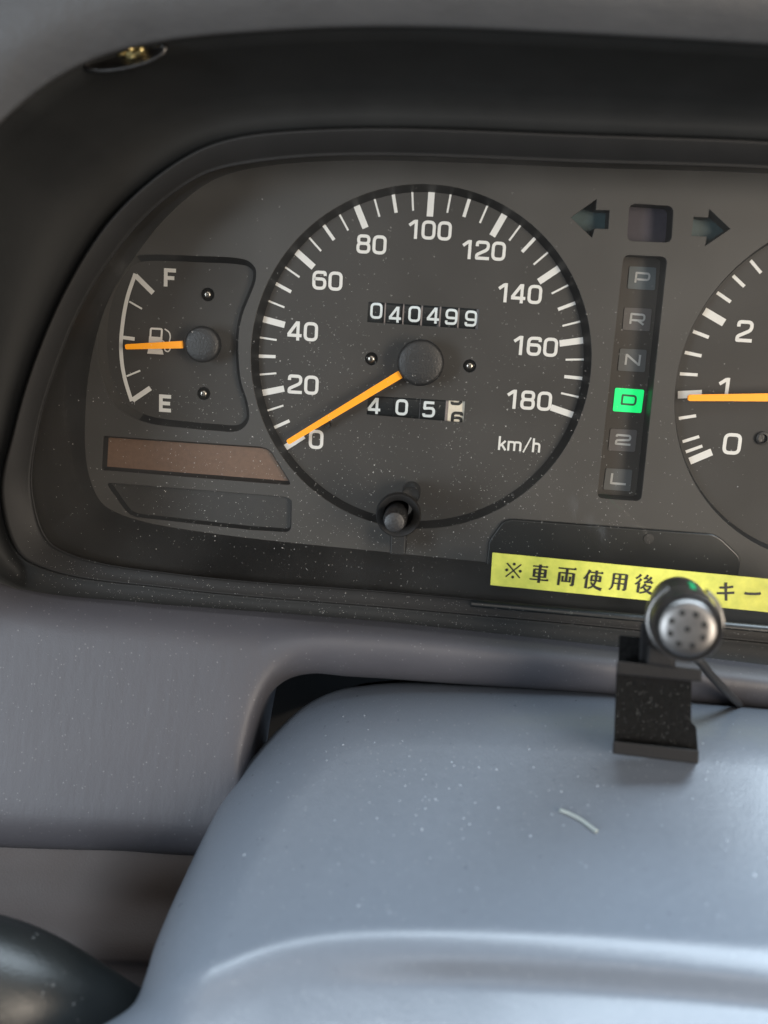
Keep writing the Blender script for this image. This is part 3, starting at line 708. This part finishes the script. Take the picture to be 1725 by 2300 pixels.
def kanji(ch, zx, zy, zs, zsy=None):
    zsy = zsy or zs
    c = P(1090+zx*.3828, 1200+zy*.3828, LENS+.5); H = (P(0, -.5, LENS)-P(0, .5, LENS)).length*zs*.3828*1.05; Hy = H*zsy/zs
    an = math.radians(-1.6); ca, sa = math.cos(an), math.sin(an); V = []; F = []
    def T(x, y):
        X = (x/100-.5)*H; Y = (y/100-.5)*Hy; return (c.x+X*ca-Y*sa, c.y+X*sa+Y*ca)
    for k, (pts, w0, w1) in enumerate(MIN[ch]):
        pts = pts if len(pts) < 3 else catmull(pts, 5)
        ribbon_geo([T(*p) for p in pts], max(8, w0*1.5)/100*H, LENS+.50+.006*k, V, F, taper=(lambda t, w0=w0, w1=w1: 1+(max(8, w1*1.5)/max(8, w0*1.5)-1)*t))
    if ch == '※':
        for x, y in ((50, 90), (50, 10), (10, 50), (90, 50)):
            b = len(V); V.extend([(p[0], p[1], LENS+.52) for p in circ(T(x, y), .09*H, 16)]); F.append(tuple(range(b, b+16)))
    build('character', V, F, 'ink', lab)
for a in [('※', 165, 213, 112), ('車', 318, 231, 128), ('両', 476, 248, 128), ('使', 632, 264, 128), ('用', 786, 277, 124), ('後', 935, 290, 126), ('キ', 1412, 336, 124), ('ー', 1569, 348, 112)]: kanji(*a)

# ================================================================== steering column cover
S_ = [(2080, 1632), (1725, 1592), (1584, 1579), (1367, 1557), (1204, 1546), (1063, 1538), (900, 1533), (787, 1544), (732, 1560), (678, 1590), (624, 1639), (575, 1693), (542, 1736), (499, 1801), (450, 1894), (412, 1975), (380, 2045), (347, 2127), (326, 2196), (300, 2255), (232, 2302), (120, 2360), (20, 2420)]
S = catmull(S_, 8); nS = len(S)
ci = 1 if offset_open(S, 10)[14*8][0] > S[14*8][0] else -1
G_ = []
for i in range(nS):
    t = i/(nS-1); G_.append((2080-t*1500, 2330+260*t) if t > .0 else (2080, 2330))
_rc = catmull([(240, 2296), (370, 2250), (480, 2205), (600, 2160), (730, 2134), (900, 2124), (1200, 2130), (1500, 2148), (1725, 2168), (2080, 2210)], 12)
RX = [p[0] for p in _rc]; RY = [p[1] for p in _rc]
def ridge_y(x):
    return float(np.interp(x, RX, RY))
RD = np.arange(-80, 600, 4.0)
RW1 = np.cumsum(np.interp(RD, [-42, -22, 15, 90, 600], [0, -.042, -.062, -.050, -.046]))*4.0
RW2 = np.cumsum(np.interp(RD, [18, 40, 66, 95, 600], [0, -.050, -.050, 0, 0]))*4.0
def wcol(x, y):
    w = 45+(y-1560)/600*72-((x-1750)/1200)**2*10
    k = max(0, min(1, (x-430)/260)); k = k*k*(3-2*k)
    d = y-ridge_y(x)
    k1 = 1; k2 = max(0, min(1, (x-640)/420)); k2 = k2*k2*(3-2*k2); dd = d/(1+max(0, x-900)*.00022)
    w += float(np.interp(dd, RD, RW1))*k1+k2*float(np.interp(dd, RD, RW2))
    if d > 92: w += 0
    return w
def coldrop(d, r=135, H=17):
    return H*(1-math.sqrt(max(0, 1-(1-d/r)**2))) if d < r else 0
insets = [0, 1, 3, 6, 11, 18, 28, 40, 55, 75, 100, 130]
rings = []
base0 = S
r0 = [P(p[0], p[1], wcol(*p)-17) for p in S]
Xs = offset_open(S, ci*16); Xt = offset_open(S, ci*3)
rings.append([P(p[0], p[1], wcol(*S[i])-62) for i, p in enumerate(Xs)])
rings.append([P(p[0], p[1], wcol(*S[i])-24) for i, p in enumerate(Xt)])
for d in insets:
    X = offset_open(S, ci*d); rings.append([P(p[0], p[1], wcol(*p)-coldrop(d)) for p in X])
X = offset_open(S, ci*130)
for j in range(1, 71):
    t = j/70; r = []
    for i in range(nS):
        p = lerp(X[i], G_[i], t); r.append(P(p[0], p[1], wcol(*p)))
    rings.append(r)
colm = thing('steering_column_cover', 'dusty blue grey plastic steering column cover in the foreground', 'column cover', P(1250, 1900, 85))
shell = loft('cover_shell', rings, 'column', colm)
# dust grains on it
random.seed(3); pts = []
for _ in range(620):
    x = random.uniform(520, 1760); y = random.triangular(1560, 2130, 1640)
    lim = np.interp(y, [1533, 1590, 1693, 1801, 1975, 2127], [900, 700, 600, 530, 440, 370])
    if x < lim+45 or y < np.interp(x, [700, 900, 1200, 1725], [1600, 1550, 1560, 1610])+18: continue
    if y > ridge_y(x)-30: continue
    # stay off the rounded edge: height there from the nearest outline point
    dd = min(math.dist((x, y), s) for s in S[::3]); p = P(x, y, wcol(x, y)-coldrop(dd)+.05)
    pts.append((p, (0, .9, .45)))
from mathutils import noise as mnoise
pts = [p for p in pts if random.random() < .18+1.1*max(0, mnoise.noise(p[0]*.05)+.12)]
specks('dust', pts, .18, colm, m='column_dust')
specks('dust', [p for p in pts if random.random() < .05], .36, colm, m='column_dust')
# pale fibre lying on the cover
fp = [(1257, 1819), (1280, 1828), (1303, 1840), (1325, 1856), (1341, 1868)]
rg = []
fpc = catmull(fp, 4)
for k, (x, y) in enumerate(fpc):
    c = P(x, y, wcol(x, y)+.5); r = .42*(1.15 if k in (0, len(fpc)-1) else 1)
    a = fpc[max(0, k-1)]; b = fpc[min(len(fpc)-1, k+1)]; t = (P(*b, wcol(*b))-P(*a, wcol(*a))).normalized(); n1 = t.cross(Vector((0, 0, 1))).normalized(); n2 = t.cross(n1)
    rg.append([c+n1*r*math.cos(q_)+n2*r*math.sin(q_) for q_ in [2*math.pi*j/10 for j in range(10)]])
fo_ = loft('fibre', rg, 'fibre', None, closed=True, cap=2, at=P(1300, 1840, 75)); tag(fo_, 'short pale curved fibre lying on the column cover', 'fibre')

# ================================================================== microphone and its bracket
zb = lambda x, y: (1090+x*.3828, 1200+y*.3828)
br = thing('microphone_bracket', 'dusty black stepped bracket standing on the column cover under the microphone', 'bracket', P(1470, 1700, 62))
def box_px(name, q, w, depth, m, bev=.25, back=None):
    f = [P(*zb(*p), w) for p in q]; c = sum(f, Vector())/len(f); d = (c-Vector((0, 0, D))).normalized()*depth; n = len(f)
    V = [tuple(p) for p in f]+[tuple(p+d) for p in f]
    F = [tuple(range(n)), tuple(range(2*n-1, n-1, -1))]+[(i, (i+1) % n, n+(i+1) % n, n+i) for i in range(n)]
    return build(name, V, F, m, br, bev=bev)
box_px('upright', [(768, 800), (1212, 850), (1208, 1100), (1238, 1130), (1250, 1290), (752, 1245)], 66, 5, 'velvet', .3)
box_px('top_plate', [(770, 742), (1272, 790), (1268, 868), (768, 822)], 70.5, 10, 'bracket', .4)
box_px('base_plate', [(748, 1212), (1255, 1268), (1252, 1350), (745, 1288)], 69.5, 9, 'bracket', .4)
box_px('rear_tab', [(785, 592), (962, 606), (958, 770), (780, 752)], 60, 4, 'velvet', .3)
box_px('clip_block', [(912, 512), (985, 520), (975, 770), (900, 760)], 68, 10, 'bracket', .6)
box_px('clip_foot', [(955, 640), (1110, 700), (1120, 790), (940, 765)], 74, 6, 'bracket', .8)
random.seed(5)
bp = []
for _ in range(520):
    s = random.random(); t = random.random()
    x = 770+s*430; y = 850+t*400+s*40; bp.append((P(*zb(x, y), 66.02), (0, 0, 1)))
specks('dust', bp[:170], .055, br, m='dust')
# microphone: axis from (1524,1352,w 52) to the head (1543.6,1412.5,w 90)
mic = thing('microphone', 'small silver capsule microphone with eight sound holes round its centre hole', 'microphone', P(1535, 1450, 70))
h0 = P(1543.6, 1412.5, 88); b0 = P(1523, 1356, 50); ax = (h0-b0).normalized(); ln = (h0-b0).length
n1 = ax.cross(Vector((0, 1, 0))).normalized(); n2 = n1.cross(ax)
if n2.y < 0: n2 = -n2
RM = 80*(275-88)/FPX*1.02
def mring(s, r, n=56): return [b0+ax*s+(n1*math.cos(2*math.pi*j/n)+n2*math.sin(2*math.pi*j/n))*r for j in range(n)]
def mlathe(name, prof, m):
    o = loft(name, [mring(s, r) for s, r in prof], m, mic, closed=True); es = o.modifiers.new('e', 'EDGE_SPLIT'); es.split_angle = math.radians(35); return o
mlathe('body', [(0, .01), (0, RM*.86), (.8, RM*.93), (ln*.28, RM*.95), (ln*.30, RM*.90), (ln*.33, RM*.90), (ln*.35, RM*.96), (ln*.46, RM*.97), (ln*.48, RM*.92), (ln*.51, RM*.92), (ln*.53, RM*.98), (ln*.78, RM*.99)], 'gunmetal')
mlathe('collar', [(ln*.785, RM*.96), (ln*.79, RM*1.0), (ln*.93, RM*1.0), (ln*.97, RM*.985), (ln*.985, RM*.95), (ln*.985, RM*.90), (ln*.95, RM*.885)], 'gunmetal')
# domed head; black discs on it stand for the dark of the holes
hc_r = RM*.885; holes = [(0, 0)]+[(.54*hc_r*math.cos(math.radians(a)), .54*hc_r*math.sin(math.radians(a))) for a in range(22, 382, 45)]
cap_ = [mring(ln*.93, hc_r), mring(ln*.965, hc_r*.985), mring(ln*.99, hc_r*.93), mring(ln*1.005, hc_r*.82), mring(ln*1.012, hc_r*.6), mring(ln*1.014, hc_r*.3), mring(ln*1.015, .02)]
loft('head_cap', cap_, 'chrome', mic, closed=True)
for hx, hy in holes:
    V = []; F = []; r = .52
    c = b0+ax*(ln*(1.0155 if hx == 0 and hy == 0 else 1.0138)+.06)+n1*hx+n2*hy
    zz = [c+(n1*math.cos(2*math.pi*j/18)+n2*math.sin(2*math.pi*j/18))*r for j in range(18)]
    z2 = [c+(n1*math.cos(2*math.pi*j/18)+n2*math.sin(2*math.pi*j/18))*r*1.25-ax*.12 for j in range(18)]
    loft('sound_hole_disc', [z2, zz, [p-ax*.0 for p in [c+(q_-c)*.02 for q_ in zz]]], 'hole', mic, closed=True)
# clip ring, seen as a pale crescent at the right
cr = []
for s, r in [(ln*.60, RM*1.03), (ln*.60, RM*1.13), (ln*.70, RM*1.15), (ln*.76, RM*1.12), (ln*.76, RM*1.03)]:
    cr.append([b0+ax*s+(n1*math.cos(a)+n2*math.sin(a))*r for a in [math.radians(-150+300*j/50-90+ (0)) for j in range(51)]])
loft('clip_ring', cr, 'chrome', mic)
gm = []
for s in (ln*.36, ln*.45, ln*.54, ln*.62, ln*.73):
    gm.append([b0+ax*s+(n1*math.cos(a)+n2*math.sin(a))*RM*1.005 for a in [math.radians(96+11*math.sin(s)*.3+k*5) for k in range(3)]])
loft('green_mark', gm, 'green_mark', mic)
# cable running from the bracket down behind the column cover
cp = [(1480, 1462, 56), (1560, 1478, 54), (1596, 1516, 50), (1630, 1552, 45), (1652, 1574, 38), (1672, 1596, 26), (1692, 1618, 6)]
cv = [P(*c) for c in cp]
pp = []
for i in range(len(cv)-1):
    for k in range(6):
        t = k/6; p0 = cv[max(0, i-1)]; p1 = cv[i]; p2 = cv[i+1]; p3 = cv[min(len(cv)-1, i+2)]
        pp.append(.5*((2*p1)+(p2-p0)*t+(2*p0-5*p1+4*p2-p3)*t*t+(3*p1-p0-3*p2+p3)*t**3))
rg = []
for k in range(len(pp)):
    t = (pp[min(k+1, len(pp)-1)]-pp[max(0, k-1)]).normalized(); a1 = t.cross(Vector((0, 0, 1))).normalized(); a2 = t.cross(a1)
    rg.append([pp[k]+a1*1.1*math.cos(q_)+a2*1.1*math.sin(q_) for q_ in [2*math.pi*j/12 for j in range(12)]])
cb = loft('cable', rg, 'rubber', None, closed=True, cap=2, at=P(1630, 1556, 46)); tag(cb, 'thin black cable running behind the bracket and over the grey roll', 'cable')

# ================================================================== stalk at the lower left
stk_c = [(-220, 2270, 95, 24), (-100, 2265, 95, 23), (0, 2270, 94, 21), (80, 2282, 92, 18.5), (160, 2296, 88, 15.5), (240, 2312, 84, 12.5), (320, 2330, 78, 10), (420, 2360, 70, 8)]
rg = []
for k in range(len(stk_c)):
    x, y, w, r = stk_c[k]; a = stk_c[max(0, k-1)]; b = stk_c[min(len(stk_c)-1, k+1)]
    c = P(x, y, w); t = (P(*b[:3])-P(*a[:3])).normalized(); a1 = t.cross(Vector((0, 0, 1))).normalized(); a2 = t.cross(a1)
    rg.append([c+a1*r*math.cos(q_)+a2*r*.8*math.sin(q_) for q_ in [2*math.pi*j/40 for j in range(40)]])
so = thing('control_stalk', 'black control stalk at the lower left beside the column cover', 'control stalk', P(100, 2220, 90))
stk = loft('lever', rg, 'stalk', so, closed=True, cap=2)
ss = stk.modifiers.new('sub', 'SUBSURF'); ss.levels = 2; ss.render_levels = 2

# ================================================================== dust on lens and sill
random.seed(21); pts = []
inC = [(x, y) for x, y in C]
for _ in range(5200):
    y = random.triangular(380, 1400, 1180); x = random.triangular(60, 1730, 760)
    if y < 700 and random.random() < .55: continue
    top = np.interp(x, [70, 136, 290, 461, 710, 1725], [1000, 800, 530, 400, 360, 385]); bot = np.interp(x, [70, 128, 380, 900, 1725], [1110, 1225, 1280, 1322, 1395])
    if y < top+6 or y > bot-4: continue
    if math.dist((x, y), (895, 1156)) < 54: continue
    if random.random() > .5+1.2*max(0, mnoise.noise(Vector((x*.006, y*.006, 2)))+.1): continue
    pts.append((P(x, y, LENS+.03), (0, 0, 1)))
specks('lens_dust', pts, .074, cl)
specks('lens_dust', [p for p in pts if random.random() < .05], .12, cl)
pts = []
for _ in range(1100):
    x = random.uniform(10, 1730); t = random.random()
    yc = np.interp(x, [60, 128, 380, 900, 1725], [1150, 1240, 1290, 1335, 1408]); ya = np.interp(x, [0, 60, 380, 900, 1300, 1725], [1310, 1325, 1364, 1409, 1450, 1500])
    y = yc+3+(ya-yc-6)*t
    yb = np.interp(x, [0, 62, 380, 900, 1725], [1200, 1262, 1322, 1368, 1446])
    w = 24.7 if y < yb+3 else 24.7+(y-yb)/(ya-yb+1)*2.6
    pts.append((P(x, y, w), (0, .6, .7)))
specks('sill_dust', pts, .062, hood)
